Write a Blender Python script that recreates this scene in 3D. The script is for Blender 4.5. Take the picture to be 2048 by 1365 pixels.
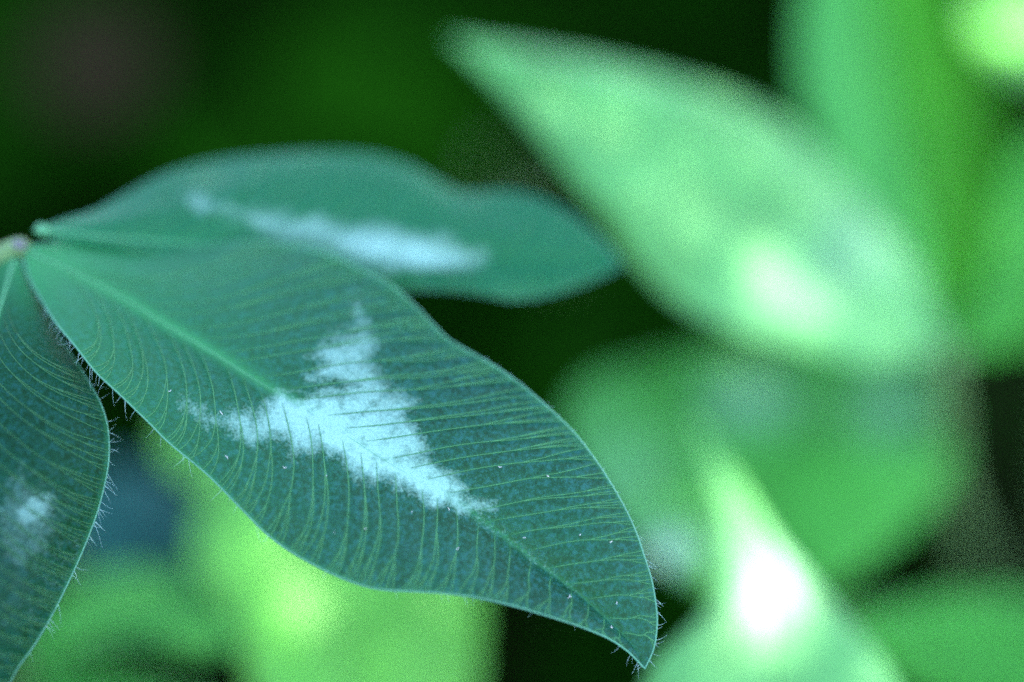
import bpy, math, random
import numpy as np
from mathutils import Vector, Matrix

random.seed(7)
rng = np.random.default_rng(7)
scene = bpy.context.scene
for o in list(bpy.data.objects):
    bpy.data.objects.remove(o)

# ------------------------------------------------------------------ camera
PITCH = math.radians(35)
FOCUS = 0.167                       # metres from lens to the terminal leaflet
LEAF_H = 0.11                       # height of the leaf above the soil
CAM = np.array([0.0, -FOCUS * math.cos(PITCH), LEAF_H + FOCUS * math.sin(PITCH)])
FWD = np.array([0.0, math.cos(PITCH), -math.sin(PITCH)])
RGT = np.array([1.0, 0.0, 0.0])
UPV = np.array([0.0, math.sin(PITCH), math.cos(PITCH)])
cd = bpy.data.cameras.new('camera')
cam = bpy.data.objects.new('camera', cd)
scene.collection.objects.link(cam)
cam.location = CAM
cam.rotation_euler = (math.radians(90) - PITCH, 0, 0)
cd.lens = 100
cd.sensor_width = 36
cd.clip_start = 0.005
cd.clip_end = 200
cd.dof.use_dof = True
cd.dof.focus_distance = FOCUS
cd.dof.aperture_fstop = 4.5
cd.dof.aperture_blades = 0
scene.camera = cam

# ------------------------------------------------------------------ light
SUN_EL, SUN_AZ = math.radians(60), math.radians(60)     # azimuth from +Y towards +X
SUN = np.array([math.sin(SUN_AZ) * math.cos(SUN_EL), math.cos(SUN_AZ) * math.cos(SUN_EL), math.sin(SUN_EL)])
w = bpy.data.worlds.new('World')
scene.world = w
w.use_nodes = True
nt = w.node_tree
sky = nt.nodes.new('ShaderNodeTexSky')
sky.sky_type = 'NISHITA'
sky.sun_disc = False
sky.sun_elevation = SUN_EL
sky.sun_rotation = SUN_AZ
bg = nt.nodes['Background']
bg.inputs['Strength'].default_value = 0.12
nt.links.new(sky.outputs['Color'], bg.inputs['Color'])
sd = bpy.data.lights.new('sun', 'SUN')
sd.energy = 3.6
sd.angle = math.radians(0.53)
sd.color = (1.0, 0.96, 0.86)
sun = bpy.data.objects.new('sun', sd)
scene.collection.objects.link(sun)
sun.rotation_euler = Vector(-SUN).to_track_quat('-Z', 'Y').to_euler()

scene.view_settings.view_transform = 'Standard'
scene.view_settings.look = 'None'
scene.view_settings.exposure = 3.2
scene.view_settings.gamma = 1
scene.cycles.use_denoising = False     # the photograph is grainy; the sampling noise stands for it
scene.cycles.use_adaptive_sampling = False
scene.cycles.filter_width = 1.7
scene.cycles.max_bounces = 6
scene.cycles.sample_clamp_indirect = 2

# ------------------------------------------------------------------ helpers
BACK = 0.58          # spacing of the leaves behind
def P(x, y, mm):
    """photo position (2048 wide) at a depth of mm millimetres behind the focal plane -> world"""
    x = np.asarray(x, float); y = np.asarray(y, float)
    mm = np.asarray(mm, float)
    d = FOCUS + np.where(mm > 20, mm * BACK, mm + 0.45 * np.maximum(0, mm - 0.3)) * 1e-3
    X = (x - 1024) / 2048 * 0.36 * d
    Y = -(y - 682.5) / 2048 * 0.36 * d
    return CAM + X[..., None] * RGT + Y[..., None] * UPV + d[..., None] * FWD

def spline(pts, n):
    """Catmull-Rom through pts, n samples evenly spaced by arc length of the first two coordinates"""
    p = np.array(pts, float)
    q = np.vstack([2 * p[0] - p[1], p, 2 * p[-1] - p[-2]])
    out = []
    for i in range(1, len(q) - 2):
        t = np.linspace(0, 1, 24, endpoint=False)[:, None]
        a, b, c, d = q[i - 1], q[i], q[i + 1], q[i + 2]
        out.append(0.5 * (2 * b + (c - a) * t + (2 * a - 5 * b + 4 * c - d) * t ** 2 + (3 * b - a - 3 * c + d) * t ** 3))
    s = np.vstack(out + [p[-1:]])
    L = np.r_[0, np.cumsum(np.linalg.norm(np.diff(s[:, :2], axis=0), axis=1))]
    u = np.linspace(0, L[-1], n)
    return np.stack([np.interp(u, L, s[:, k]) for k in range(s.shape[1])], 1)

def vnoise(x, y, seed=0):
    """smooth value noise, vectorised, -1..1"""
    xi = np.floor(x).astype(np.int64); yi = np.floor(y).astype(np.int64)
    fx = x - xi; fy = y - yi
    fx = fx * fx * (3 - 2 * fx); fy = fy * fy * (3 - 2 * fy)
    def h(a, b):
        n = (a * 374761393 + b * 668265263 + seed * 974711) & 0x7fffffff
        n = ((n ^ (n >> 13)) * 1274126177) & 0x7fffffff
        return ((n ^ (n >> 16)) & 0xffff) / 32767.5 - 1
    return (h(xi, yi) * (1 - fx) + h(xi + 1, yi) * fx) * (1 - fy) + (h(xi, yi + 1) * (1 - fx) + h(xi + 1, yi + 1) * fx) * fy

def fbm(x, y, seed=0, o=4):
    s = 0; a = 1; t = 0
    for k in range(o):
        s = s + a * vnoise(x * 2 ** k, y * 2 ** k, seed + k * 17); t += a; a *= 0.55
    return s / t

def sstep(a, b, x):
    t = np.clip((x - a) / (b - a), 0, 1)
    return t * t * (3 - 2 * t)

def poly_sdf(px, py, poly):
    """signed distance (inside positive) of points to a polygon"""
    poly = np.array(poly, float)
    d = np.full(px.shape, 1e9); inside = np.zeros(px.shape, bool)
    for (ax, ay), (bx, by) in zip(poly, np.roll(poly, -1, 0)):
        ex, ey = bx - ax, by - ay
        t = np.clip(((px - ax) * ex + (py - ay) * ey) / (ex * ex + ey * ey + 1e-9), 0, 1)
        d = np.minimum(d, np.hypot(px - ax - t * ex, py - ay - t * ey))
        c = (ay > py) != (by > py)
        with np.errstate(divide='ignore', invalid='ignore'):
            inside ^= c & (px < (bx - ax) * (py - ay) / (by - ay) + ax)
    return np.where(inside, d, -d)

def link(o, parent=None, label=None, cat=None, group=None, kind=None):
    scene.collection.objects.link(o)
    if parent is not None:
        o.parent = parent
        o.matrix_parent_inverse = parent.matrix_world.inverted()
    if label: o['label'] = label
    if cat: o['category'] = cat
    if group: o['group'] = group
    if kind: o['kind'] = kind
    return o

def mesh_obj(name, verts, faces, mat, parent=None, attrs=None, smooth=True, **kw):
    me = bpy.data.meshes.new(name)
    me.from_pydata([tuple(v) for v in verts], [], faces)
    if smooth:
        me.polygons.foreach_set('use_smooth', [True] * len(me.polygons))
    for k, v in (attrs or {}).items():
        a = me.attributes.new(k, 'FLOAT', 'POINT')
        a.data.foreach_set('value', np.asarray(v, np.float32).ravel())
    me.materials.append(mat)
    me.update()
    return link(bpy.data.objects.new(name, me), parent, **kw)

def thing(name, loc, label, cat, group=None):
    o = bpy.data.objects.new(name, None)
    o.empty_display_size = 0.005
    o.location = loc
    link(o, None, label, cat, group)
    bpy.context.view_layer.update()
    return o

class Tubes:
    """collects tapered tubes into one mesh"""
    def __init__(s): s.v = []; s.f = []; s.n = 0
    def add(s, pts, radii, sides=6):
        pts = np.asarray(pts, float); n = len(pts)
        radii = np.broadcast_to(np.asarray(radii, float), (n,))
        t = np.gradient(pts, axis=0); t /= np.linalg.norm(t, axis=1)[:, None] + 1e-12
        ref = np.array([0.31, 0.77, 0.55])
        a = np.cross(t, ref); a /= np.linalg.norm(a, axis=1)[:, None] + 1e-12
        b = np.cross(t, a)
        ang = np.linspace(0, 2 * np.pi, sides, endpoint=False)
        ring = pts[:, None] + radii[:, None, None] * (np.cos(ang)[None, :, None] * a[:, None] + np.sin(ang)[None, :, None] * b[:, None])
        base = s.n
        s.v.extend(ring.reshape(-1, 3)); s.n += n * sides
        for i in range(n - 1):
            for k in range(sides):
                k2 = (k + 1) % sides
                s.f.append((base + i * sides + k, base + i * sides + k2, base + (i + 1) * sides + k2, base + (i + 1) * sides + k))
        s.f.append(tuple(base + k for k in range(sides))[::-1])
        s.f.append(tuple(base + (n - 1) * sides + k for k in range(sides)))
    def build(s, name, mat, parent=None, **kw):
        return mesh_obj(name, s.v, s.f, mat, parent, **kw)

# ------------------------------------------------------------------ materials
def new_mat(name):
    m = bpy.data.materials.new(name)
    m.use_nodes = True
    t = m.node_tree
    return m, t, t.nodes['Principled BSDF'], t.nodes['Material Output']

def rgb(t, c):
    n = t.nodes.new('ShaderNodeRGB'); n.outputs[0].default_value = (*c, 1); return n.outputs[0]

def mix(t, f, a, b, mode='MIX'):
    n = t.nodes.new('ShaderNodeMix'); n.data_type = 'RGBA'; n.blend_type = mode
    for s, v in (('Factor', f), ('A', a), ('B', b)):
        i = [k for k in n.inputs if k.name == s and (s == 'Factor' and k.type == 'VALUE' or s != 'Factor' and k.type == 'RGBA')][0]
        if isinstance(v, (int, float)): i.default_value = v
        elif isinstance(v, tuple): i.default_value = (*v, 1)
        else: t.links.new(v, i)
    return [k for k in n.outputs if k.type == 'RGBA'][0]

def attr(t, name):
    n = t.nodes.new('ShaderNodeAttribute'); n.attribute_name = name; return n.outputs['Fac']

def ramp(t, f, a, b, smooth=True):
    n = t.nodes.new('ShaderNodeMapRange'); n.interpolation_type = 'SMOOTHSTEP' if smooth else 'LINEAR'
    n.inputs['From Min'].default_value = a; n.inputs['From Max'].default_value = b
    t.links.new(f, n.inputs['Value']); return n.outputs['Result']

def noise(t, scale, detail=3, rough=0.55):
    c = t.nodes.new('ShaderNodeTexCoord')
    n = t.nodes.new('ShaderNodeTexNoise'); n.inputs['Scale'].default_value = scale
    n.inputs['Detail'].default_value = detail; n.inputs['Roughness'].default_value = rough
    t.links.new(c.outputs['Object'], n.inputs['Vector']); return n.outputs['Fac']

def leaf_material(name, blade, pale, mark, through, trans=0.35, rough=0.5, detail=True, spec=0.4):
    """green blade with a pale mark (attribute mark), pale base and midrib (attribute pale)"""
    m, t, p, out = new_mat(name)
    n1 = noise(t, 260, 4)
    c = mix(t, ramp(t, n1, 0.35, 0.65), blade, tuple(x * 0.72 for x in blade))
    if detail:
        n2 = noise(t, 9000, 2, 0.7)
        c = mix(t, ramp(t, n2, 0.46, 0.74), c, tuple(x * blade[1] / 0.064 for x in (0.018, 0.12, 0.105)))
    if detail:
        n4 = noise(t, 3200, 2, 0.5)
        c = mix(t, ramp(t, n4, 0.5, 0.72), c, tuple(x * blade[1] / 0.064 for x in (0.014, 0.10, 0.085)))
        c = mix(t, ramp(t, n4, 0.5, 0.3), c, tuple(x * 0.6 for x in blade))
    c = mix(t, attr(t, 'pale'), c, pale)
    if detail:
        n3 = noise(t, 7000, 2, 0.6)
        mk = t.nodes.new('ShaderNodeMath'); mk.operation = 'MULTIPLY_ADD'
        t.links.new(n3, mk.inputs[0]); mk.inputs[1].default_value = 0.8
        sub = t.nodes.new('ShaderNodeMath'); sub.operation = 'SUBTRACT'
        t.links.new(attr(t, 'mark'), sub.inputs[0]); sub.inputs[1].default_value = 0.4
        t.links.new(sub.outputs[0], mk.inputs[2])
        mfac = ramp(t, mk.outputs[0], 0.22, 1.0, False)
    else:
        mfac = attr(t, 'mark')
    c2 = mix(t, mfac, c, mark)
    t.links.new(c2, p.inputs['Base Color'])
    p.inputs['Roughness'].default_value = rough
    p.inputs['Specular IOR Level'].default_value = spec
    if detail:
        b = t.nodes.new('ShaderNodeBump'); b.inputs['Strength'].default_value = 0.35; b.inputs['Distance'].default_value = 0.00006
        t.links.new(noise(t, 8000, 3, 0.6), b.inputs['Height']); t.links.new(b.outputs[0], p.inputs['Normal'])
    tr = t.nodes.new('ShaderNodeBsdfTranslucent')
    t.links.new(mix(t, mfac, through, tuple(0.5 * a + 0.5 * b for a, b in zip(through, mark))), tr.inputs['Color'])
    if spec == 0:
        p = t.nodes.new('ShaderNodeBsdfDiffuse'); t.links.new(c2, p.inputs['Color'])
    mx = t.nodes.new('ShaderNodeMixShader'); mx.inputs[0].default_value = trans
    t.links.new(p.outputs[0], mx.inputs[1]); t.links.new(tr.outputs[0], mx.inputs[2])
    t.links.new(mx.outputs[0], out.inputs['Surface'])
    return m

def plain(name, col, rough=0.6, trans=0.0, var=0.25, scale=400, spec=0.4):
    m, t, p, out = new_mat(name)
    c = mix(t, noise(t, scale, 4), tuple(x * (1 - var) for x in col), tuple(x * (1 + var) for x in col))
    t.links.new(c, p.inputs['Base Color'])
    p.inputs['Roughness'].default_value = rough; p.inputs['Specular IOR Level'].default_value = spec
    if spec == 0:
        p = t.nodes.new('ShaderNodeBsdfDiffuse'); t.links.new(c, p.inputs['Color']); t.links.new(p.outputs[0], out.inputs['Surface'])
    if trans:
        tr = t.nodes.new('ShaderNodeBsdfTranslucent'); t.links.new(c, tr.inputs['Color'])
        mx = t.nodes.new('ShaderNodeMixShader'); mx.inputs[0].default_value = trans
        t.links.new(p.outputs[0], mx.inputs[1]); t.links.new(tr.outputs[0], mx.inputs[2])
        t.links.new(mx.outputs[0], out.inputs['Surface'])
    return m

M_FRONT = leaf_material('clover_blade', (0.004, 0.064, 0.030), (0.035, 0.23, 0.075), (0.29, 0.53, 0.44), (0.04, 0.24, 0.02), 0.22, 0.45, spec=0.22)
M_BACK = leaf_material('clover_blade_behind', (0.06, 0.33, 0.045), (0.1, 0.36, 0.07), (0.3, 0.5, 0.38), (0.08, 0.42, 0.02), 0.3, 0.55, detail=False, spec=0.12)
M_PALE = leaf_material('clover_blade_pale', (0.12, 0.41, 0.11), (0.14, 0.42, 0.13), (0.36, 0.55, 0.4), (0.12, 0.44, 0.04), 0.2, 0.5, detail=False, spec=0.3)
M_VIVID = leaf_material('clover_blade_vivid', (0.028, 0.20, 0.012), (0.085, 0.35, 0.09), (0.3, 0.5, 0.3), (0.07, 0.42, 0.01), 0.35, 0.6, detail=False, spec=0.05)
M_SIDE_SHADE = leaf_material('clover_blade_side_shade', (0.003, 0.038, 0.017), (0.035, 0.22, 0.075), (0.27, 0.50, 0.43), (0.03, 0.2, 0.02), 0.2, 0.5, spec=0.08)  # darker copy of the front blade: shade of the turned-away leaflet in the colour
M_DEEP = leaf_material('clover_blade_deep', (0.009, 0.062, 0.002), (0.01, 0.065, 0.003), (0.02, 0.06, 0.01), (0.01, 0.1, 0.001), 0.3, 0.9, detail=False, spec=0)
M_REAR = leaf_material('clover_blade_rear', (0.004, 0.066, 0.03), (0.014, 0.165, 0.06), (0.36, 0.60, 0.52), (0.04, 0.24, 0.02), 0.22, 0.5, spec=0.15)
M_LIME = leaf_material('clover_blade_sunlit', (0.12, 0.46, 0.05), (0.16, 0.46, 0.08), (0.42, 0.55, 0.38), (0.2, 0.5, 0.03), 0.16, 0.5, detail=False)  # bright lime base: sunlight on these leaves put into the colour
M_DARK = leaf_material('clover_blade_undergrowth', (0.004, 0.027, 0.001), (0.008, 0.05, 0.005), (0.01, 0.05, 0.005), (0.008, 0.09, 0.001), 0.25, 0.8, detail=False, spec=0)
M_SKYTINT = leaf_material('clover_blade_sky_tint', (0.006, 0.075, 0.06), (0.02, 0.1, 0.08), (0.1, 0.2, 0.2), (0.02, 0.2, 0.04), 0.15, 0.5, detail=False, spec=0.12)  # bluish base colour stands in for the reflected sky
M_VEIN = plain('vein', (0.065, 0.24, 0.085), 0.5, 0.15)
M_VEIN2 = plain('vein_side_shade', (0.03, 0.135, 0.045), 0.5, 0.15)  # veins darkened along with the shaded side blade
M_RIB = plain('midrib', (0.08, 0.29, 0.13), 0.5, 0.15)
M_RIM = plain('leaf_margin', (0.1, 0.3, 0.18), 0.5, 0.2)
M_HAIR = plain('leaf_hair', (0.5, 0.74, 0.68), 0.4, 0.3, 0.05)
M_SPECK = plain('speck', (0.75, 0.75, 0.72), 0.3)
M_STEM = plain('petiole', (0.12, 0.22, 0.07), 0.5, 0.1, 0.3, 900)
M_KNOT = plain('petiole_joint', (0.12, 0.11, 0.13), 0.5, 0.1, 0.25, 1500)
M_BROWN = plain('dry_leaf', (0.03, 0.016, 0.011), 0.9, 0.1, 0.4, spec=0)
M_STRAW = plain('dry_stalk', (0.016, 0.024, 0.008), 0.9, 0.0, 0.3, spec=0)
M_CANOPY = plain('shade_foliage_leaf', (0.04, 0.1, 0.02), 0.6, 0.08)

m, t, p, out = new_mat('soil')
c = mix(t, ramp(t, noise(t, 60, 6, 0.65), 0.3, 0.7), (0.004, 0.003, 0.0015), (0.012, 0.008, 0.005))
p = t.nodes.new('ShaderNodeBsdfDiffuse'); t.links.new(c, p.inputs['Color']); t.links.new(p.outputs[0], out.inputs['Surface'])
b = t.nodes.new('ShaderNodeBump'); b.inputs['Distance'].default_value = 0.004
t.links.new(noise(t, 150, 6, 0.7), b.inputs['Height']); t.links.new(b.outputs[0], p.inputs['Normal'])
M_SOIL = m

# ------------------------------------------------------------------ leaflets
class Leaflet:
    """leaf blade lofted between midrib and two margins, each given as (x, y, depth mm)"""
    def __init__(s, mid, low, upp, bulge=(0.8, 0.8), wave=0.25, seed=0):
        N = s.N = 600
        s.M, s.L, s.U = (spline(k, N) for k in (mid, low, upp))
        s.bulge = bulge; s.wave = wave; s.seed = seed
        s.lines = {-1: [], 1: []}       # vein paths as (u, v) arrays, per side
    def point(s, u, v, lift=0.0):
        """u along the midrib 0..1, v -1 (lower margin) .. 1 (upper margin) -> (x, y, mm)"""
        u = np.asarray(u, float); v = np.asarray(v, float)
        k = np.clip(u, 0, 1) * (s.N - 1)
        def at(C): return np.stack([np.interp(k, np.arange(s.N), C[:, j]) for j in range(3)], -1)
        M = at(s.M); E = np.where((v < 0)[..., None], at(s.L), at(s.U))
        a = np.abs(v)
        q = M + (E - M) * a[..., None]
        b = np.where(v < 0, s.bulge[0], s.bulge[1])
        env = np.sin(np.pi * np.clip(u, 0, 1)) ** 0.7
        q[..., 2] -= b * np.sin(np.pi * a) * env
        q[..., 2] += s.wave * env * fbm(u * 7, v * 2.2, s.seed, 2) * sstep(0, 0.5, a)
        q[..., 2] -= lift
        return q
    def world(s, u, v, lift=0.0):
        q = s.point(u, v, lift); return P(q[..., 0], q[..., 1], q[..., 2])

def add_veins(leaf, side, n, swing, seed, back=0.0, u_lo=0.03, u_hi=0.96, early=0.7):
    """lateral veins that fork twice on their way to the margin and keep their order; one list of (u, v) paths per vein"""
    r = np.random.default_rng(seed)
    f = (np.arange(n + 1) + 0.5 + r.uniform(-0.22, 0.22, n + 1)) / n
    u0 = u_lo + (u_hi - u_lo) * f
    sw = swing * (1 - u0 * 0.4) * np.minimum(1, (1 - u0) * 1.8 + 0.02)
    end = np.minimum(u0 + sw, 1.02)
    groups = []
    for i in range(n):
        gap = end[i + 1] - end[i]
        bk = back * (1 - u0[i]) ** 2
        ph = r.uniform(0, 6); am = r.uniform(0.0005, 0.0016)
        vf = r.uniform(0.3, 0.66); vg = (r.uniform(0.7, 0.86), r.uniform(0.66, 0.86))
        w0 = min(1, vf + 0.05)
        def path(v, a, b_, q):
            o1 = np.clip((v - vf) / (1 - vf), 0, 1) ** 0.7; o2 = np.clip((v - vg[q]) / (1 - vg[q]), 0, 1) ** 0.7
            return u0[i] + sw[i] * ((1 + early) * v - early * v ** 2) + bk * (v * 0.9 - 1.5 * v ** 3) + gap * (a * o1 + b_ * o2) + am * np.sin(v * 11 + ph)
        def run(v0, a, b_, q, k):
            v = np.linspace(v0, 1, k); return np.stack([path(v, a, b_, q), v], 1)
        j1, j2 = r.uniform(0.2, 0.28), r.uniform(0.09, 0.15)
        paths = [run(0, j1, j2, 0, 44), run(vf, -j1, -j2, 1, 26)]
        if r.random() < 0.85: paths.append(run(vg[0], j1, -j2, 0, 14))
        if r.random() < 0.75: paths.append(run(vg[1], -j1, j2, 1, 14))
        groups.append(paths)
        leaf.lines[side] += paths
    return groups

def relief(leaf, U, V):
    """distance to the nearest vein (in u) at each grid point, to quilt the blade between veins"""
    d = np.full(U.shape, 0.05)
    for side in (-1, 1):
        cols = (np.sign(V[0]) == side)
        for j in np.where(cols)[0]:
            a = abs(V[0, j])
            us = [np.interp(a, p_[:, 1], p_[:, 0]) for p_ in leaf.lines[side] if p_[0, 1] <= a]
            if us:
                us = np.sort(np.array(us)); k = np.clip(np.searchsorted(us, U[:, j]), 1, len(us) - 1) if len(us) > 1 else None
                if k is not None:
                    d[:, j] = np.minimum(np.abs(U[:, j] - us[k - 1]), np.abs(us[k] - U[:, j]))
    return d

def build_leaflet(leaf, parent, mat, nu=60, nv=13, mark=None, pale=None, label=None, quilt=0.0, vein_halo=0.18, name='leaflet'):
    u = np.linspace(0, 1, nu); h = np.linspace(0, 1, nv) ** 0.85
    v = np.r_[-h[::-1], h[1:]]
    U, V = np.meshgrid(u, v, indexing='ij')
    q = leaf.point(U, V)
    if quilt:
        d = relief(leaf, U, V)
        q[..., 2] -= quilt * (1 - np.exp(-(d / 0.006) ** 1.5)) * sstep(0, 0.15, np.abs(V)) * np.sin(np.pi * U) ** 0.5
    W = P(q[..., 0], q[..., 1], q[..., 2])
    mk = mark(q[..., 0], q[..., 1], U, V) if mark else np.zeros(U.shape)
    halo = vein_halo * np.exp(-(d / 0.0024) ** 2) if quilt else 0
    pl = pale(q[..., 0], q[..., 1], U, V) if pale else 0.6 * np.exp(-(V / 0.07) ** 2) * (1 - 0.6 * U) + 0.6 * np.exp(-U / 0.06)
    nV = len(v)
    idx = np.arange(nu * nV).reshape(nu, nV)
    faces = np.stack([idx[:-1, :-1], idx[:-1, 1:], idx[1:, 1:], idx[1:, :-1]], -1).reshape(-1, 4).tolist()
    return mesh_obj(name, W.reshape(-1, 3), faces, mat, parent, attrs={'mark': np.clip(mk, 0, 1), 'pale': np.clip(pl + halo, 0, 1)}, label=label)

def vein_objects(leaf, groups, side, parent, mat=None, r0=0.00003, r1=0.000024):
    for g in groups:
        tb = Tubes()
        for p_ in g:
            p_ = p_[p_[:, 1] >= 0.03]
            W = leaf.world(p_[:, 0], side * np.maximum(p_[:, 1], 0.012), lift=0.03)
            tb.add(W, np.linspace(r0, r1, len(W)) * np.clip(np.linspace(0.25, 6, len(W)), 0, 1) if p_[0, 1] < 0.08 else np.linspace(r1 * 1.2, r1, len(W)), 5)
        tb.build('vein', mat or M_VEIN, parent)

def midrib_object(leaf, parent, r0, r1, u1=0.99):
    u = np.linspace(0.0, u1, 90)
    W = leaf.world(u, np.full_like(u, 1e-3), lift=0.06 * np.exp(-u / 0.3) - 0.04)
    tb = Tubes(); tb.add(W, r1 + (r0 - r1) * np.exp(-u / 0.22), 8)
    tb.build('midrib', M_RIB, parent)

def rim_object(leaf, parent, r=0.00005):
    u = np.linspace(0, 1, 260)
    W = np.vstack([leaf.world(u, -np.ones_like(u)), leaf.world(u[::-1][1:], np.ones_like(u)[1:])])
    tb = Tubes(); tb.add(W, r, 6)
    tb.build('margin', M_RIM, parent)

def hair_object(leaf, parent, spans, seed, per=1.0, rad=0.000009):
    """spans: (side, u0, u1, count, outward px, droop px)"""
    r = np.random.default_rng(seed); tb = Tubes()
    for side, u0, u1, cnt, ln in spans:
        for _ in range(cnt):
            u = r.uniform(u0, u1)
            a = leaf.point(np.array([u]), np.array([side * 1.0]))[0]
            b_ = leaf.point(np.array([u]), np.array([side * 0.9]))[0]
            tg = leaf.point(np.array([min(1, u + 0.01)]), np.array([side * 1.0]))[0] - leaf.point(np.array([u - 0.01]), np.array([side * 1.0]))[0]
            tg /= np.hypot(tg[0], tg[1]) + 1e-9
            nrm = np.array([-tg[1], tg[0]])
            if np.dot(nrm, (a - b_)[:2]) < 0: nrm = -nrm
            L = ln * r.uniform(0.35, 1.1)
            k = r.uniform(-0.35, 1.0); curl = r.uniform(-0.5, 0.5)
            dz = r.uniform(-0.6, 0.6)
            tt = np.linspace(0, 1, 8)
            dx = nrm[0] * 0.8 + tg[0] * k; dy = nrm[1] * 0.8 + tg[1] * k + 0.15
            X = a[0] + L * (dx * tt + curl * tg[0] * tt ** 2)
            Y = a[1] + L * (dy * tt + curl * tg[1] * tt ** 2)
            tb.add(P(X, Y, a[2] + dz * tt), rad * (1.15 - 0.85 * tt), 4)
    tb.build('hair_fringe', M_HAIR, parent, kind='stuff')

# ------------------------------------------------------------------ the ground
def ground():
    n = 161
    g = np.linspace(-1, 1, n); g = np.sign(g) * np.abs(g) ** 2.6 * 60
    X, Y = np.meshgrid(g, g + 0.15, indexing='ij')
    fade = np.exp(-np.hypot(X, Y - 0.15) / 1.5)
    Z = 0.012 * fbm(X * 14, Y * 14, 3) * fade + 0.004 * fbm(X * 70, Y * 70, 9) * fade
    i = np.arange(n * n).reshape(n, n)
    f = np.stack([i[:-1, :-1], i[1:, :-1], i[1:, 1:], i[:-1, 1:]], -1).reshape(-1, 4).tolist()
    mesh_obj('soil_ground', np.stack([X, Y, Z], -1).reshape(-1, 3), f, M_SOIL, kind='structure')
ground()

def petiole(parent, pts, r0, r1, mat=None, name='petiole'):
    """pts: world points"""
    s = spline(np.array(pts)[:, [0, 1, 2]], 40)
    p_ = np.array(pts, float)
    # even resample on true 3-D length
    q = np.vstack([2 * p_[0] - p_[1], p_, 2 * p_[-1] - p_[-2]]); o = []
    for i in range(1, len(q) - 2):
        t_ = np.linspace(0, 1, 12, endpoint=False)[:, None]; a, b_, c_, d = q[i - 1:i + 3]
        o.append(0.5 * (2 * b_ + (c_ - a) * t_ + (2 * a - 5 * b_ + 4 * c_ - d) * t_ ** 2 + (3 * b_ - a - 3 * c_ + d) * t_ ** 3))
    o = np.vstack(o + [p_[-1:]])
    tb = Tubes(); tb.add(o, np.linspace(r0, r1, len(o)), 10)
    return tb.build(name, mat or M_STEM, parent)

def foot(pt, dx=0.0, dy=0.0):
    return np.array([pt[0] + dx, pt[1] + dy, -0.004])

# ------------------------------------------------------------------ the leaf in focus
front_base = P(42, 498, 3.6)
front = thing('clover_leaf', foot(front_base, -0.03, -0.012), 'hairy three-part clover leaf in sharp focus with pale chevron marks', 'clover leaf')

term = Leaflet(
    mid=[(50, 502, 3.6), (137, 540, 3.2), (222, 583, 2.8), (342, 656, 2.1), (427, 707, 1.6), (506, 757, 1.1), (585, 805, 0.7), (662, 851, 0.4),
         (754, 912, 0.1), (843, 965, 0.0), (920, 1012, 0), (1000, 1070, 0), (1069, 1124, -0.1), (1152, 1185, -0.2), (1226, 1251, -0.3), (1268, 1296, -0.3), (1290, 1338, -0.3)],
    low=[(46, 506, 3.6), (58, 556, 2.9), (85, 604, 2.2), (115, 650, 1.3), (150, 692, 0.7), (192, 745, 0.3), (240, 790, 0.1), (300, 848, -0.1), (339, 887, -0.2), (414, 949, -0.4),
         (480, 1015, -0.7), (530, 1065, -0.9), (579, 1102, -1.1), (640, 1136, -1.3), (700, 1163, -1.5), (760, 1179, -1.6), (840, 1184, -1.7), (900, 1188, -1.7), (965, 1198, -1.7),
         (1040, 1216, -1.6), (1090, 1231, -1.5), (1150, 1250, -1.2), (1214, 1276, -0.9), (1255, 1303, -0.6), (1290, 1338, -0.3)],
    upp=[(58, 492, 3.8), (150, 486, 4.6), (300, 494, 5.0), (420, 489, 5.0), (500, 484, 4.8), (557, 487, 4.6), (610, 495, 4.4), (660, 510, 4.1), (728, 542, 3.7), (782, 570, 3.4), (825, 607, 3.2), (862, 645, 3.0),
         (895, 678, 2.9), (930, 699, 2.7), (985, 730, 2.3), (1040, 768, 2.0), (1090, 810, 1.6), (1143, 860, 1.2), (1181, 907, 0.8), (1214, 955, 0.5), (1251, 1019, 0.2), (1274, 1070, 0.1), (1290, 1118, 0),
         (1303, 1160, 0), (1311, 1205, 0), (1314, 1245, -0.1), (1308, 1295, -0.2), (1290, 1338, -0.3)],
    bulge=(0.4, 0.7), wave=0.35, seed=4)

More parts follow.
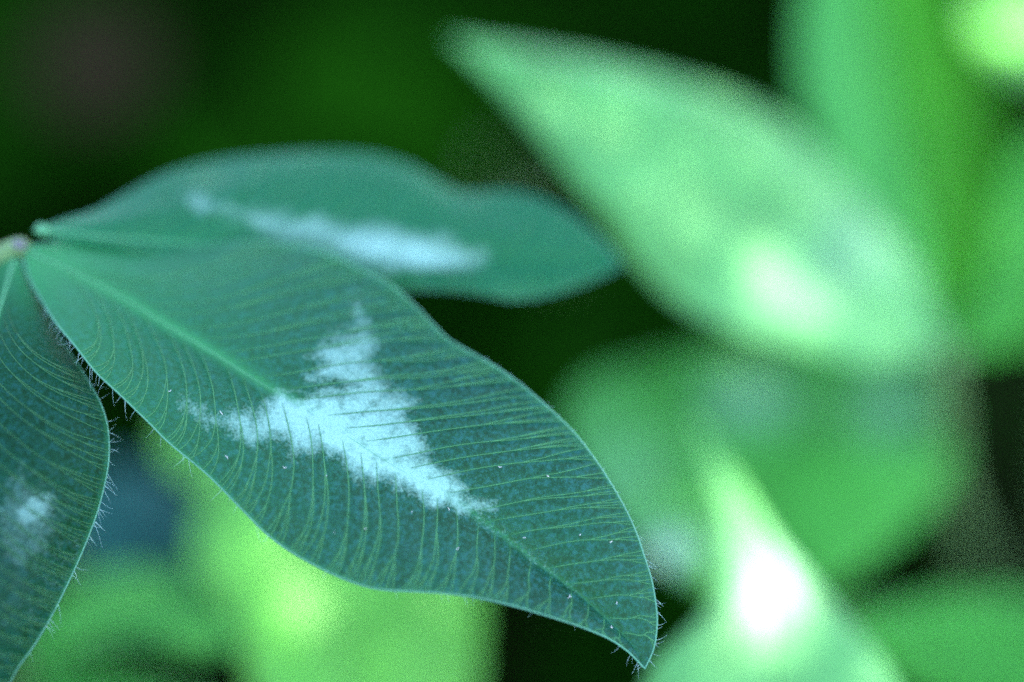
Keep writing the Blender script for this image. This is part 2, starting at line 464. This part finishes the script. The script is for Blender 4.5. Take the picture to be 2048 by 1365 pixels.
MARK = [(703, 598), (717, 604), (727, 639), (751, 676), (752, 700), (733, 721), (755, 741), (778, 755), (796, 776), (832, 808), (812, 832), (840, 862), (848, 899), (866, 929),
        (915, 950), (927, 972), (916, 990), (936, 1004), (990, 1008), (988, 1019), (952, 1018), (936, 1029), (910, 1016), (887, 1001), (868, 1009), (837, 988), (806, 975), (772, 960), (717, 953), (686, 919), (642, 902), (592, 914), (570, 884),
        (539, 878), (505, 892), (471, 875), (450, 856), (413, 850), (385, 834), (363, 815), (372, 799), (396, 818), (416, 835), (447, 832), (464, 817), (491, 818), (519, 830), (536, 803),
        (560, 789), (590, 800), (642, 786), (703, 776), (660, 760), (614, 757), (642, 735), (626, 711), (662, 683), (703, 670), (716, 640)]
def term_mark(x, y, U, V):
    streak = np.where(V > 0, fbm(x / 60, y / 13, 31, 4), fbm(x / 15, y / 48, 33, 4))     # feathered along the veins
    d = poly_sdf(x + 6 * fbm(x / 40, y / 22, 5), y + 6 * fbm(x / 22, y / 40, 6), MARK)
    wide = 44 + 20 * sstep(800, 600, y) * (x > 600)
    m_ = np.clip(0.52 + d / wide + 0.34 * streak + 0.2 * fbm(x / 12, y / 12, 41, 3), 0, 1)
    m_ = m_ * (0.66 + 0.34 * np.exp(-(V / 0.26) ** 2)) * (1 - 0.3 * sstep(0.0, 0.6, fbm(x / 22, y / 18, 63, 3))) * sstep(-60, -20, d)
    m_ = np.maximum(m_, 0.42 * np.exp(np.minimum(d, 0) / 30) * sstep(-0.1, 0.6, fbm(x / 18, y / 18, 77, 3)))
    # frosty bloom along the midrib towards the tip
    m_ = np.maximum(m_, 0.36 * np.exp(-(V / 0.1) ** 2) * sstep(0.62, 0.72, U) * sstep(1.0, 0.85, U) * (0.6 + 0.6 * fbm(x / 14, y / 14, 55, 3)))
    m_ = np.maximum(m_, 0.14 * sstep(-0.1, 0.5, fbm(x / 60, y / 60, 91, 3)) * sstep(0.4, 0.8, U))
    return m_
def term_pale(x, y, U, V):
    rib = np.exp(-(V / (0.06 + 0.09 * np.exp(-U / 0.15))) ** 2) * np.exp(-U / 0.38)
    base = 0.9 * np.exp(-U / 0.07)
    haze = sstep(0.6, 0.05, U) * np.where(V > 0, 0.85, 0.6)
    edge = 0.35 * sstep(0.955, 1.0, np.abs(V))
    rib = rib + 0.3 * np.exp(-(V / 0.03) ** 2)
    return 0.85 * rib + base + haze * 0.6 + edge
vl = add_veins(term, -1, 30, 0.125, 21, back=0.03)
vu = add_veins(term, 1, 28, 0.23, 22, early=0.25)
lf = build_leaflet(term, front, M_FRONT, 620, 130, term_mark, term_pale, quilt=0.06, label='terminal leaflet with a bright whitish chevron and fine parallel veins')
vein_objects(term, vl, -1, lf); vein_objects(term, vu, 1, lf)
midrib_object(term, lf, 0.00009, 0.00003)
rim_object(term, lf, 0.00006)
hair_object(term, lf, [(-1, 0.06, 0.24, 30, 32), (-1, 0.24, 0.42, 9, 34), (-1, 0.42, 0.95, 12, 22), (-1, 0.955, 0.995, 7, 28), (1, 0.84, 0.995, 22, 24), (1, 0.55, 0.84, 22, 14)], 3)

# second leaflet, behind
rear = Leaflet(
    mid=[(84, 462, 4.2), (250, 478, 4.6), (420, 492, 5.2), (600, 505, 5.8), (780, 515, 6.4), (950, 523, 7.0), (1120, 529, 7.6), (1246, 532, 8.0)],
    low=[(80, 470, 4.2), (180, 500, 4.4), (350, 545, 4.8), (520, 575, 5.2), (700, 585, 5.6), (850, 580, 6.0), (950, 587, 6.3), (1030, 599, 6.5), (1110, 586, 7.0), (1190, 558, 7.6), (1246, 532, 8.0)],
    upp=[(84, 456, 4.4), (130, 440, 5.0), (190, 422, 5.6), (250, 390, 6.4), (330, 350, 7.4), (420, 325, 8.2), (530, 312, 8.8), (640, 307, 9.2), (740, 312, 9.4), (820, 334, 9.4), (880, 368, 9.3), (930, 388, 9.2), (1000, 386, 9.2),
         (1060, 394, 9.0), (1120, 418, 8.8), (1180, 458, 8.5), (1218, 495, 8.2), (1246, 532, 8.0)],
    bulge=(0.4, 0.9), wave=0.5, seed=9)
def rear_mark(x, y, U, V):
    poly = [(370, 392), (470, 400), (560, 430), (660, 455), (760, 462), (850, 475), (930, 495), (965, 512), (930, 530), (850, 535), (760, 530), (700, 512), (600, 490), (520, 462), (440, 430), (385, 415)]
    d = poly_sdf(x, y, poly)
    return sstep(-40, 42, d + 24 * fbm(x / 40, y / 25, 13, 3)) * (0.6 + 0.4 * sstep(450, 800, x))
ra = add_veins(rear, 1, 18, 0.18, 41); rb_ = add_veins(rear, -1, 18, 0.15, 42)
lr = build_leaflet(rear, front, M_REAR, 200, 50, rear_mark, lambda x, y, U, V: 0.55 + 0.5 * np.exp(-U / 0.06) + 0.4 * np.exp(-(V / 0.08) ** 2) * (1 - U), quilt=0.05, label='rear leaflet, slightly blurred, with a soft pale band')
vein_objects(rear, ra, 1, lr); vein_objects(rear, rb_, -1, lr)
midrib_object(rear, lr, 0.00014, 0.00005); rim_object(rear, lr)

# third leaflet, left edge
side = Leaflet(
    mid=[(30, 515, 3.6), (5, 600, 2.2), (-30, 720, 0.3), (-62, 860, -1.4), (-85, 1000, -2.4), (-95, 1150, -3.0), (-85, 1300, -3.2), (-55, 1420, -3.0), (-30, 1500, -2.4)],
    low=[(24, 512, 3.6), (-60, 560, 4.0), (-160, 680, 4.0), (-240, 850, 3.4), (-270, 1000, 2.5), (-260, 1150, 1.6), (-210, 1300, 0.4), (-120, 1430, -1.2), (-30, 1500, -2.4)],
    upp=[(40, 520, 3.5), (56, 560, 3.2), (90, 622, 2.7), (130, 690, 2.0), (170, 752, 1.3), (200, 805, 0.8), (214, 850, 0.5), (218, 905, 0.3), (212, 955, 0.2), (195, 1022, 0.0), (170, 1090, -0.3), (138, 1162, -0.7),
         (104, 1230, -1.0), (70, 1288, -1.3), (32, 1342, -1.6), (5, 1400, -1.9), (-30, 1500, -2.4)],
    bulge=(0.6, 1.1), wave=0.4, seed=15)
def side_mark(x, y, U, V):
    d = 26 - np.hypot((x - 66) * 0.8 + (y - 1020) * 0.3, (y - 1020) * 1.0)
    g = 0.6 * sstep(-26, 14, d + 18 * fbm(x / 16, y / 16, 3))
    d2 = 60 - np.hypot(x - 50, (y - 1045) * 0.7)
    g = np.maximum(g, 0.32 * sstep(-40, 30, d2 + 40 * fbm(x / 22, y / 22, 8, 3)))
    d3 = 130 - np.hypot(x - 30, (y - 1120) * 0.7)
    return np.maximum(g, 0.2 * sstep(-60, 60, d3 + 70 * fbm(x / 22, y / 22, 18, 4)))
def side_pale(x, y, U, V):
    return np.exp(-U / 0.09) + 0.5 * np.exp(-(V / 0.08) ** 2) * np.exp(-U / 0.4) + 0.35 * sstep(0.955, 1, np.abs(V))
vs = add_veins(side, 1, 24, 0.2, 51, early=0.6)
vt = add_veins(side, -1, 12, 0.16, 52)
ls = build_leaflet(side, front, M_SIDE_SHADE, 480, 110, side_mark, side_pale, quilt=0.06, vein_halo=0.08, label='side leaflet hanging down at the left edge')
vein_objects(side, vs, 1, ls, M_VEIN2); vein_objects(side, vt, -1, ls, M_VEIN2)
midrib_object(side, ls, 0.00016, 0.00004); rim_object(side, ls, 0.00006)
hair_object(side, ls, [(1, 0.24, 0.55, 26, 36), (1, 0.55, 0.9, 14, 36)], 5)

# petiole with its joint
fb = front_base
petiole(front, [P(52, 500, 3.6), P(30, 500, 3.9), P(-20, 540, 4.2), P(-140, 700, 5), foot(fb, -0.018, 0.004) * [1, 1, 0] + [0, 0, 0.05], foot(fb, -0.025, 0.0)], 0.0006, 0.0011)
def blob(name, c, rx, mat, parent, seed=0):
    v = []; f = []; a, b_ = 14, 10
    for i in range(b_ + 1):
        for k in range(a):
            th = math.pi * i / b_; ph = 2 * math.pi * k / a
            d = np.array([math.sin(th) * math.cos(ph), math.sin(th) * math.sin(ph), math.cos(th)])
            v.append(np.array(c) + d * rx * (1 + 0.18 * math.sin(3 * ph + seed) * math.sin(2 * th)))
    for i in range(b_):
        for k in range(a):
            f.append((i * a + k, i * a + (k + 1) % a, (i + 1) * a + (k + 1) % a, (i + 1) * a + k))
    return mesh_obj(name, v, f, mat, parent)
blob('petiole_joint', P(38, 492, 3.5), np.array([0.00045, 0.00035, 0.00035]), M_KNOT, front, 1)
blob('leaflet_stalk', P(84, 460, 4.0), np.array([0.0005, 0.0004, 0.00035]), M_RIB, front, 2)

# pale specks and tiny hairs lying on the blade
r = np.random.default_rng(99)
tb = Tubes()
for u, v in [(0.67, 0.42), (0.72, 0.62), (0.80, 0.5), (0.62, -0.25), (0.86, -0.2), (0.45, -0.5), (0.5, -0.35), (0.58, -0.55), (0.7, -0.4), (0.38, -0.75), (0.9, 0.35), (0.93, -0.15), (0.76, 0.12), (0.34, -0.45), (0.66, -0.08), (0.55, -0.7), (0.83, 0.72), (0.27, -0.6)]:
    c0 = term.point(np.array([u]), np.array([v]), lift=0.07)[0]
    for _ in range(r.integers(1, 4)):
        a = r.uniform(0, 6.28); L = r.uniform(1.5, 6)
        tt = np.linspace(0, 1, 5)
        tb.add(P(c0[0] + L * np.cos(a) * tt, c0[1] + L * np.sin(a) * tt, c0[2] - 0.1 * tt), 0.000022 * (1.2 - 0.7 * tt), 4)
tb.build('surface_hair', M_SPECK, lf, kind='stuff')

# ------------------------------------------------------------------ blurred clover leaves behind
OPEN = []           # (leaflet, share of sunlight that reaches it through the foliage overhead)
def simple(parent, mid, low, upp, mat, bulge=(2, 2), seed=0, mark=None, pale=None, label=None, lit=0.0):
    lft = Leaflet(mid, low, upp, bulge, 0.6, seed)
    OPEN.append((lft, lit))
    o = build_leaflet(lft, parent, mat, 60, 14, mark, pale, label=label)
    W = lft.world(np.linspace(0, .98, 30), np.full(30, 1e-3))
    tb = Tubes(); tb.add(W, np.linspace(0.0004, 0.00015, 30), 6); tb.build('midrib', mat, o)
    return lft

def dep(pts, d0, d1=None):
    d1 = d0 if d1 is None else d1
    n = len(pts)
    return [(x, y, d0 + (d1 - d0) * i / (n - 1)) for i, (x, y) in enumerate(pts)]

def spots(*lst):
    def f(x, y, U, V):
        m_ = np.zeros(U.shape)
        for cx, cy, rx, ry, k in lst:
            m_ = np.maximum(m_, k * np.exp(-((x - cx) / rx) ** 2 - ((y - cy) / ry) ** 2))
        return m_
    return f

GB = 'blurred clover leaves behind'
# right-hand leaf: three leaflets meeting near (1895, 695)
b1 = P(1895, 700, 52)
rt = thing('clover_leaf', foot(b1, 0.012, 0.02), 'large blurred clover leaf at the right with one leaflet pointing up left', 'clover leaf', GB)
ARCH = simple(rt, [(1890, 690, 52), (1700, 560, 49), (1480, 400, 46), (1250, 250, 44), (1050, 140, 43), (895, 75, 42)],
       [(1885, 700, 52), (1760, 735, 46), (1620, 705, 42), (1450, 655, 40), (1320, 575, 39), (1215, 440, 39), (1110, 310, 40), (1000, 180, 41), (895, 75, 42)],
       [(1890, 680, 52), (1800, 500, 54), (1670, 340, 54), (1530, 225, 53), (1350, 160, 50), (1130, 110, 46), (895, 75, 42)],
       M_PALE, (2.5, 2.5), 61, spots((1690, 520, 110, 80, 0.3), (1570, 610, 120, 60, 0.15)), label='leaflet pointing up and left', lit=0.055)  # second spot paints the highlight of a sun fleck into the blade
simple(rt, [(1900, 690, 53), (1850, 450, 60), (1790, 200, 64), (1750, 0, 66), (1720, -200, 66)],
       [(1895, 685, 53), (1800, 560, 55), (1690, 400, 58), (1610, 220, 60), (1600, 40, 62), (1640, -100, 64), (1720, -200, 66)],
       [(1915, 680, 53), (1990, 520, 76), (2010, 330, 92), (1965, 130, 98), (1880, -60, 88), (1720, -200, 66)],
       M_VIVID, (2, 3), 62, pale=lambda x, y, U, V: 0.9 * sstep(0.45, -0.6, V), label='leaflet pointing up', lit=0.02)  # left half painted paler, right half darker, as it faces away from the light
simple(rt, [(1915, 700, 53), (2030, 560, 60), (2150, 430, 66), (2280, 330, 70)],
       [(1915, 690, 53), (1975, 530, 58), (2000, 400, 62), (2060, 290, 66), (2170, 260, 69), (2280, 330, 70)],
       [(1920, 715, 53), (2050, 690, 62), (2170, 600, 68), (2250, 480, 70), (2280, 330, 70)],
       M_BACK, (2, 2), 63, label='leaflet at the right edge', lit=0)
petiole(rt, [b1, b1 + [0.002, 0.004, -0.015], b1 + [0.008, 0.014, -0.04], foot(b1, 0.012, 0.02)], 0.0009, 0.0013)

# lower right leaf
b2 = P(1585, 1215, 48)
lo = thing('clover_leaf', foot(b2, 0.0, 0.02), 'rounded blurred clover leaf at lower right with two soft whitish spots', 'clover leaf', GB)
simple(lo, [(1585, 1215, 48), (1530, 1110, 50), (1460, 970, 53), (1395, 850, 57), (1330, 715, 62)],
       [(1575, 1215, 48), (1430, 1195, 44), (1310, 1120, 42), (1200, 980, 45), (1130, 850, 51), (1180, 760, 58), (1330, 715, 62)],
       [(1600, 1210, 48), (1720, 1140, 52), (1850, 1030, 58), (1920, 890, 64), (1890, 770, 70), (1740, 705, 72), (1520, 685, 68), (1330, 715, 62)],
       M_BACK, (2, 2), 64, spots((1500, 800, 95, 60, 0.6), (1780, 810, 80, 70, 0.45), (1340, 1105, 70, 60, 0.9), (1240, 960, 120, 120, 0.25)), label='leaflet with two soft whitish spots', lit=0.02)  # third spot is a sun fleck put into the blade colour
simple(lo, [(1600, 1225, 48), (1760, 1260, 54), (1920, 1290, 58), (2100, 1320, 60), (2230, 1340, 61)],
       [(1600, 1230, 48), (1720, 1310, 53), (1860, 1400, 56), (2040, 1440, 58), (2160, 1410, 60), (2230, 1340, 61)],
       [(1605, 1220, 48), (1740, 1215, 56), (1880, 1190, 60), (2040, 1190, 63), (2170, 1240, 63), (2230, 1340, 61)],
       M_BACK, (2, 2), 66, label='leaflet reaching the lower right corner', lit=0)
petiole(lo, [b2, b2 + [0.0, 0.005, -0.015], b2 + [0.001, 0.014, -0.035], foot(b2, 0.0, 0.02)], 0.0009, 0.0013)

b8 = P(1540, 1660, 23)
up = thing('clover_leaf', foot(b8, 0.0, 0.012), 'pale upright clover leaflet at the bottom edge tapering to a sunlit point', 'clover leaf', GB)
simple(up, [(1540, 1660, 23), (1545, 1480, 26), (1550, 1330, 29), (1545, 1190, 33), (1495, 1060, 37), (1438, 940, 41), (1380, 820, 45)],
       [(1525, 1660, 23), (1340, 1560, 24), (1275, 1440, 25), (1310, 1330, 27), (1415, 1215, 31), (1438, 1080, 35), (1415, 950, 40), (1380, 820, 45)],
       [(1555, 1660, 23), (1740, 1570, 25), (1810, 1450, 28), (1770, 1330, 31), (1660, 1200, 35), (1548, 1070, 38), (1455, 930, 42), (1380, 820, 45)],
       M_PALE, (1.2, 1.2), 73, spots((1550, 1170, 60, 90, 0.5)), label='upright leaflet', lit=0.05)  # pale spot paints the white of the sun fleck into the colour
petiole(up, [b8, b8 + [0.0, 0.003, -0.01], b8 + [0.0, 0.008, -0.025], foot(b8, 0.0, 0.012)], 0.0009, 0.0013)

# top right leaf
b3 = P(2160, 130, 78)
tr_ = thing('clover_leaf', foot(b3, 0.01, 0.02), 'bright lime clover leaflet peeking into the top right corner', 'clover leaf', GB)
simple(tr_, [(2160, 130, 72), (2090, 80, 78), (2020, 30, 84), (1960, -20, 90)],
       [(2160, 140, 72), (2080, 160, 70), (1995, 120, 74), (1950, 50, 82), (1960, -20, 90)],
       [(2165, 120, 72), (2150, 30, 84), (2080, -40, 92), (2010, -50, 93), (1960, -20, 90)], M_LIME, (1.5, 1.5), 67)
petiole(tr_, [b3, b3 + [0.003, 0.004, -0.02], b3 + [0.008, 0.014, -0.05], foot(b3, 0.01, 0.02)], 0.0008, 0.0012)

# lower left: lime leaf behind the leaf in focus
b4 = P(760, 930, 62)
ll = thing('clover_leaf', foot(b4, 0.0, 0.02), 'bright yellow-green clover leaf glowing below the focused leaflet', 'clover leaf', GB)
simple(ll, [(760, 930, 62), (700, 1060, 56), (690, 1200, 50), (700, 1350, 46), (720, 1520, 44)],
       [(750, 930, 62), (560, 900, 60), (420, 990, 56), (390, 1120, 52), (470, 1250, 48), (520, 1400, 45), (720, 1520, 44)],
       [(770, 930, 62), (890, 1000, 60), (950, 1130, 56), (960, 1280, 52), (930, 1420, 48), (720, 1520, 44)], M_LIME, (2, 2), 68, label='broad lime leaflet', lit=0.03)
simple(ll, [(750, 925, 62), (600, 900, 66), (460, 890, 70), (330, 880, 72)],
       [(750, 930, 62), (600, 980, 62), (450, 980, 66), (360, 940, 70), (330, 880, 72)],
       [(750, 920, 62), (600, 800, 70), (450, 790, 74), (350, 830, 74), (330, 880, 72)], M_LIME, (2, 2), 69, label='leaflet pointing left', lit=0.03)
petiole(ll, [b4, b4 + [0.0, 0.008, -0.01], b4 + [0.0, 0.016, -0.03], foot(b4, 0.0, 0.02)], 0.0009, 0.0013)

b5 = P(40, 1290, 60)
li = thing('clover_leaf', foot(b5, -0.005, 0.015), 'small green clover leaf with a shadowed underside at lower left', 'clover leaf', GB)
simple(li, [(40, 1290, 58), (200, 1235, 54), (380, 1230, 50), (555, 1265, 48)],
       [(45, 1300, 58), (150, 1300, 50), (280, 1285, 46), (420, 1310, 45), (555, 1265, 48)],
       [(40, 1280, 58), (130, 1180, 60), (270, 1140, 60), (430, 1165, 56), (555, 1265, 48)], M_VIVID, (1.5, 1.5), 70, pale=lambda x, y, U, V: 0.5 + 0 * U, label='leaflet pointing right', lit=0.1)
simple(li, [(40, 1300, 58), (180, 1380, 56), (330, 1440, 54), (450, 1480, 54)],
       [(40, 1310, 58), (120, 1450, 52), (260, 1530, 50), (400, 1530, 51), (450, 1480, 54)],
       [(50, 1300, 58), (200, 1325, 60), (340, 1370, 60), (450, 1420, 57), (450, 1480, 54)], M_BACK, (1.5, 1.5), 72, label='leaflet below')
petiole(li, [b5, b5 + [-0.002, 0.004, -0.01], b5 + [-0.004, 0.01, -0.025], foot(b5, -0.005, 0.015)], 0.0009, 0.0013)

b6 = P(130, 1000, 74)
lj = thing('clover_leaf', foot(b6, -0.01, 0.02), 'blue-grey clover leaf with painted-in sky reflection between the two sharp leaflets', 'clover leaf', GB)
simple(lj, [(110, 1000, 74), (200, 1040, 70), (300, 1070, 67), (410, 1090, 66)],
       [(110, 1010, 74), (180, 1150, 66), (290, 1190, 63), (380, 1160, 64), (410, 1090, 66)],
       [(115, 990, 74), (210, 930, 76), (310, 935, 76), (390, 990, 72), (410, 1090, 66)], M_SKYTINT, (1, 1), 71)
petiole(lj, [b6, b6 + [-0.002, 0.004, -0.01], b6 + [-0.006, 0.012, -0.03], foot(b6, -0.01, 0.02)], 0.0009, 0.0013)

b9 = P(980, 330, 125)
dp = thing('clover_leaf', foot(b9, 0.01, 0.02), 'dim dark green clover leaf deep in the blur above the rear leaflet', 'clover leaf', GB)
simple(dp, [(980, 330, 125), (850, 250, 130), (700, 180, 136), (540, 110, 142)],
       [(975, 335, 125), (830, 330, 120), (680, 290, 122), (560, 210, 130), (540, 110, 142)],
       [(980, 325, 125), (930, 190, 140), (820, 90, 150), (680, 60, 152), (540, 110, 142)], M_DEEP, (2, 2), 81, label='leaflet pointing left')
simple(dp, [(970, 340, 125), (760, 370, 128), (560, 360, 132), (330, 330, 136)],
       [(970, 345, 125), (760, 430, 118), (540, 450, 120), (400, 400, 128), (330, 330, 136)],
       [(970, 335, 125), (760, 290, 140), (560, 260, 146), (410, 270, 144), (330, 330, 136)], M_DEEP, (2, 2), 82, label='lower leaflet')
petiole(dp, [b9, b9 + [0.002, 0.004, -0.01], b9 + [0.006, 0.012, -0.02], foot(b9, 0.01, 0.02)], 0.0009, 0.0013)

# brown dry leaf and a dry stalk deep in the shade
b7 = P(190, 130, 150)
dl = Leaflet([(90, 190, 150), (190, 130, 150), (300, 70, 152)], [(90, 190, 150), (170, 220, 142), (290, 180, 145), (300, 70, 152)], [(90, 190, 150), (80, 90, 158), (190, 30, 160), (300, 70, 152)], (1, 1), 2.0, 80)
o = build_leaflet(dl, None, M_BROWN, 40, 10)
o.name = 'dry_leaf'; o['label'] = 'reddish brown dry leaf far back in the dark upper left'; o['category'] = 'dry leaf'
ds = P(1990, 760, 120)
st = petiole(None, [ds + [0.002, 0.0, 0.03], ds + [0.0, 0, 0.0], ds + [0.0005, 0.002, -0.02], foot(ds, 0.002, 0.004)], 0.0016, 0.0022, M_STRAW, 'dry_stalk')
st['label'] = 'grey-brown dry stalk blurred at the right edge'; st['category'] = 'stalk'

# ------------------------------------------------------------------ undergrowth
def trifoliate(V, F, A, base, R, r, tilt):
    """add one clover leaf (three folded leaflets on a petiole)"""
    for k in range(3):
        a = k * 2.1 + r.uniform(-0.3, 0.3)
        L = R * r.uniform(0.85, 1.1); Wd = L * r.uniform(0.42, 0.55)
        nu, nv = 8, 5
        i0 = len(V)
        rise = r.uniform(-0.35, 0.5); fold = r.uniform(0.1, 0.5)
        for i in range(nu):
            s_ = i / (nu - 1); wdt = Wd * math.sin(math.pi * min(1, s_ * 0.93 + 0.03)) ** 0.75
            for j in range(nv):
                q = (j / (nv - 1) - 0.5) * 2
                x = L * s_; y = q * wdt; z = L * (rise * s_ - 0.45 * s_ * s_) + fold * abs(y)
                V.append(base + tilt @ np.array([x * math.cos(a) - y * math.sin(a), x * math.sin(a) + y * math.cos(a), z]))
                A.append(0.5 * math.exp(-((s_ - 0.55 + 0.3 * abs(q)) / 0.07) ** 2))
        for i in range(nu - 1):
            for j in range(nv - 1):
                b_ = i0 + i * nv + j
                F.append((b_, b_ + 1, b_ + nv + 1, b_ + nv))

def undergrowth():
    r = random.Random(12)
    V, F, A = [], [], []
    tb = Tubes()
    for _ in range(650):
        x = r.uniform(-0.30, 0.30); y = r.uniform(-0.12, 0.48)
        z = r.uniform(0.012, 0.075)
        p_ = np.array([x, y, z]); rel = p_ - CAM
        d = rel @ FWD; X = rel @ RGT; Y = rel @ UPV
        fx = abs(X) / max(d, 1e-3) / 0.18; fy = abs(Y) / max(d, 1e-3) / 0.12
        R = r.uniform(0.014, 0.026)
        if d < FOCUS + 0.062 and fx < 1.9 and fy < 2.0:
            continue
        if d < 0.12: continue
        ax = r.uniform(-0.5, 0.5); ay = r.uniform(-0.5, 0.5)
        T = np.array(Matrix.Rotation(r.uniform(0, 6.28), 3, 'Z') @ Matrix.Rotation(ax, 3, 'X') @ Matrix.Rotation(ay, 3, 'Y'))
        trifoliate(V, F, A, p_, R, r, T)
        tb.add([p_, p_ + [0.002, 0.001, -z * 0.5], [x + r.uniform(-.01, .01), y + r.uniform(-.01, .01), -0.006]], 0.0008, 5)
    n = len(V)
    V = V + tb.v; F = F + [tuple(i + n for i in f) for f in tb.f]; A = A + [0] * tb.n
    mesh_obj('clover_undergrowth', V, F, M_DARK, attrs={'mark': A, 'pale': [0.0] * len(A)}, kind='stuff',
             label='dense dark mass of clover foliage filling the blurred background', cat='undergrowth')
undergrowth()

# ------------------------------------------------------------------ unseen foliage overhead, put in to shade the patch, gaps cut to aim sun flecks
def canopy():
    r = np.random.default_rng(5)
    c0 = np.array([0.0, 0.12, 0.06])
    e1 = np.cross(SUN, [0, 1, 0]); e1 /= np.linalg.norm(e1); e2 = np.cross(SUN, e1)
    dist = 0.42
    def flat(q): q = q - c0; return np.stack([q @ e1, q @ e2], -1)
    holes = []                                   # (x, y, radius) seen along the sun
    zone = []
    gu, gv = np.meshgrid(np.linspace(0, 1, 40), np.linspace(-1, 1, 30))
    arch = flat(ARCH.world(gu, gv).reshape(-1, 3))
    for lft, lit in OPEN:
        if lit <= 0: continue
        gu, gv = np.meshgrid(np.linspace(0, 1, 40), np.linspace(-1, 1, 30))
        q = flat(lft.world(gu, gv).reshape(-1, 3)); zone.extend(q[::3])
        step = 0.005
        for a in np.arange(q[:, 0].min(), q[:, 0].max(), step):
            for k, b_ in enumerate(np.arange(q[:, 1].min(), q[:, 1].max(), step)):
                c_ = np.array([a + (k % 2) * step / 2, b_]) + r.uniform(-0.0009, 0.0009, 2)
                if lft is not ARCH and np.hypot(*(arch - c_).T).min() < 0.003: continue      # that leaf stands in its shade
                if np.hypot(*(q - c_).T).min() < 0.0015: holes.append((*c_, step * math.sqrt(lit / math.pi)))
    for x, y, mm, rad in ((1550, 1190, 33, 0.0019), (1540, 1150, 34, 0.0016), (1510, 1090, 36, 0.0012), (1485, 1030, 38, 0.0012), (1455, 970, 40, 0.001),
                          (1555, 610, 42, 0.0012), (1500, 590, 42, 0.0008), (1625, 625, 42, 0.0008), (2040, 60, 80, 0.0028)):
        q = flat(P(np.array([x]), np.array([y]), np.array([mm])))[0]; holes.append((*q, rad)); zone.append(q)
    H = np.array(holes); Z = np.array(zone)
    gu, gv = np.meshgrid(np.linspace(0, 1, 30), np.linspace(-1, 1, 15))
    keep = flat(np.vstack([k.world(gu, gv).reshape(-1, 3) for k in (term, rear, side)]))      # the leaf in front lies in full shade
    far = np.hypot(H[:, None, 0] - keep[None, :, 0], H[:, None, 1] - keep[None, :, 1]).min(1)
    H = H[far > H[:, 2] + 0.0012]
    V, F = [], []
    S_ = np.array([0, .25, .5, .75, 1.0])
    def clash(a, b_, L, wd, ca, sa):
        hx = (H[:, 0] - a) * ca + (H[:, 1] - b_) * sa; hy = -(H[:, 0] - a) * sa + (H[:, 1] - b_) * ca
        hs = np.clip(hx / L + 0.5, 0, 1)
        return ((np.abs(hx) < L / 2 + H[:, 2]) & (np.abs(hy) < wd * np.sin(np.pi * hs) ** 0.8 + H[:, 2])).any()
    def leaf(a, b_, L, wd, h):
        an = r.uniform(0, 6.28); tl = r.uniform(-0.5, 0.5); ca, sa = math.cos(an), math.sin(an)
        if L < 0.02 and clash(a, b_, L, wd, ca, sa): return
        pts = []
        for s_ in S_:
            w_ = wd * math.sin(math.pi * s_) ** 0.8 if 0 < s_ < 1 else 0.0003
            for k in (-1, 0, 1):
                x = (s_ - 0.5) * L; y = k * w_
                pts.append((a + x * ca - y * sa, b_ + x * sa + y * ca, h + abs(y) * 0.3 + tl * x))
        pts = np.array(pts)
        if L >= 0.02 and clash(a, b_, L, wd, ca, sa): return
        i0 = len(V)
        V.extend(c0 + SUN * pts[:, 2:3] + e1 * pts[:, 0:1] + e2 * pts[:, 1:2])
        for i in range(4):
            for j in range(2):
                k = i0 + i * 3 + j; F.append((k, k + 1, k + 4, k + 3))
    for _ in range(3000):                        # the broad foliage
        leaf(r.uniform(-0.15, 0.15), r.uniform(-0.21, 0.21), r.uniform(0.035, 0.055), 0.017, dist + r.uniform(-0.05, 0.06))
    for _ in range(45000):                       # small leaves around the gaps
        z = Z[r.integers(len(Z))] + r.normal(0, 0.005, 2)
        L = r.uniform(0.004, 0.009)
        leaf(z[0], z[1], L, L * 0.22, dist + r.uniform(-0.05, 0.04))
    mesh_obj('shade_foliage', V, F, M_CANOPY, kind='stuff', label='unseen foliage added above the clover, gaps cut to shape shade and sun flecks', cat='foliage')
canopy()
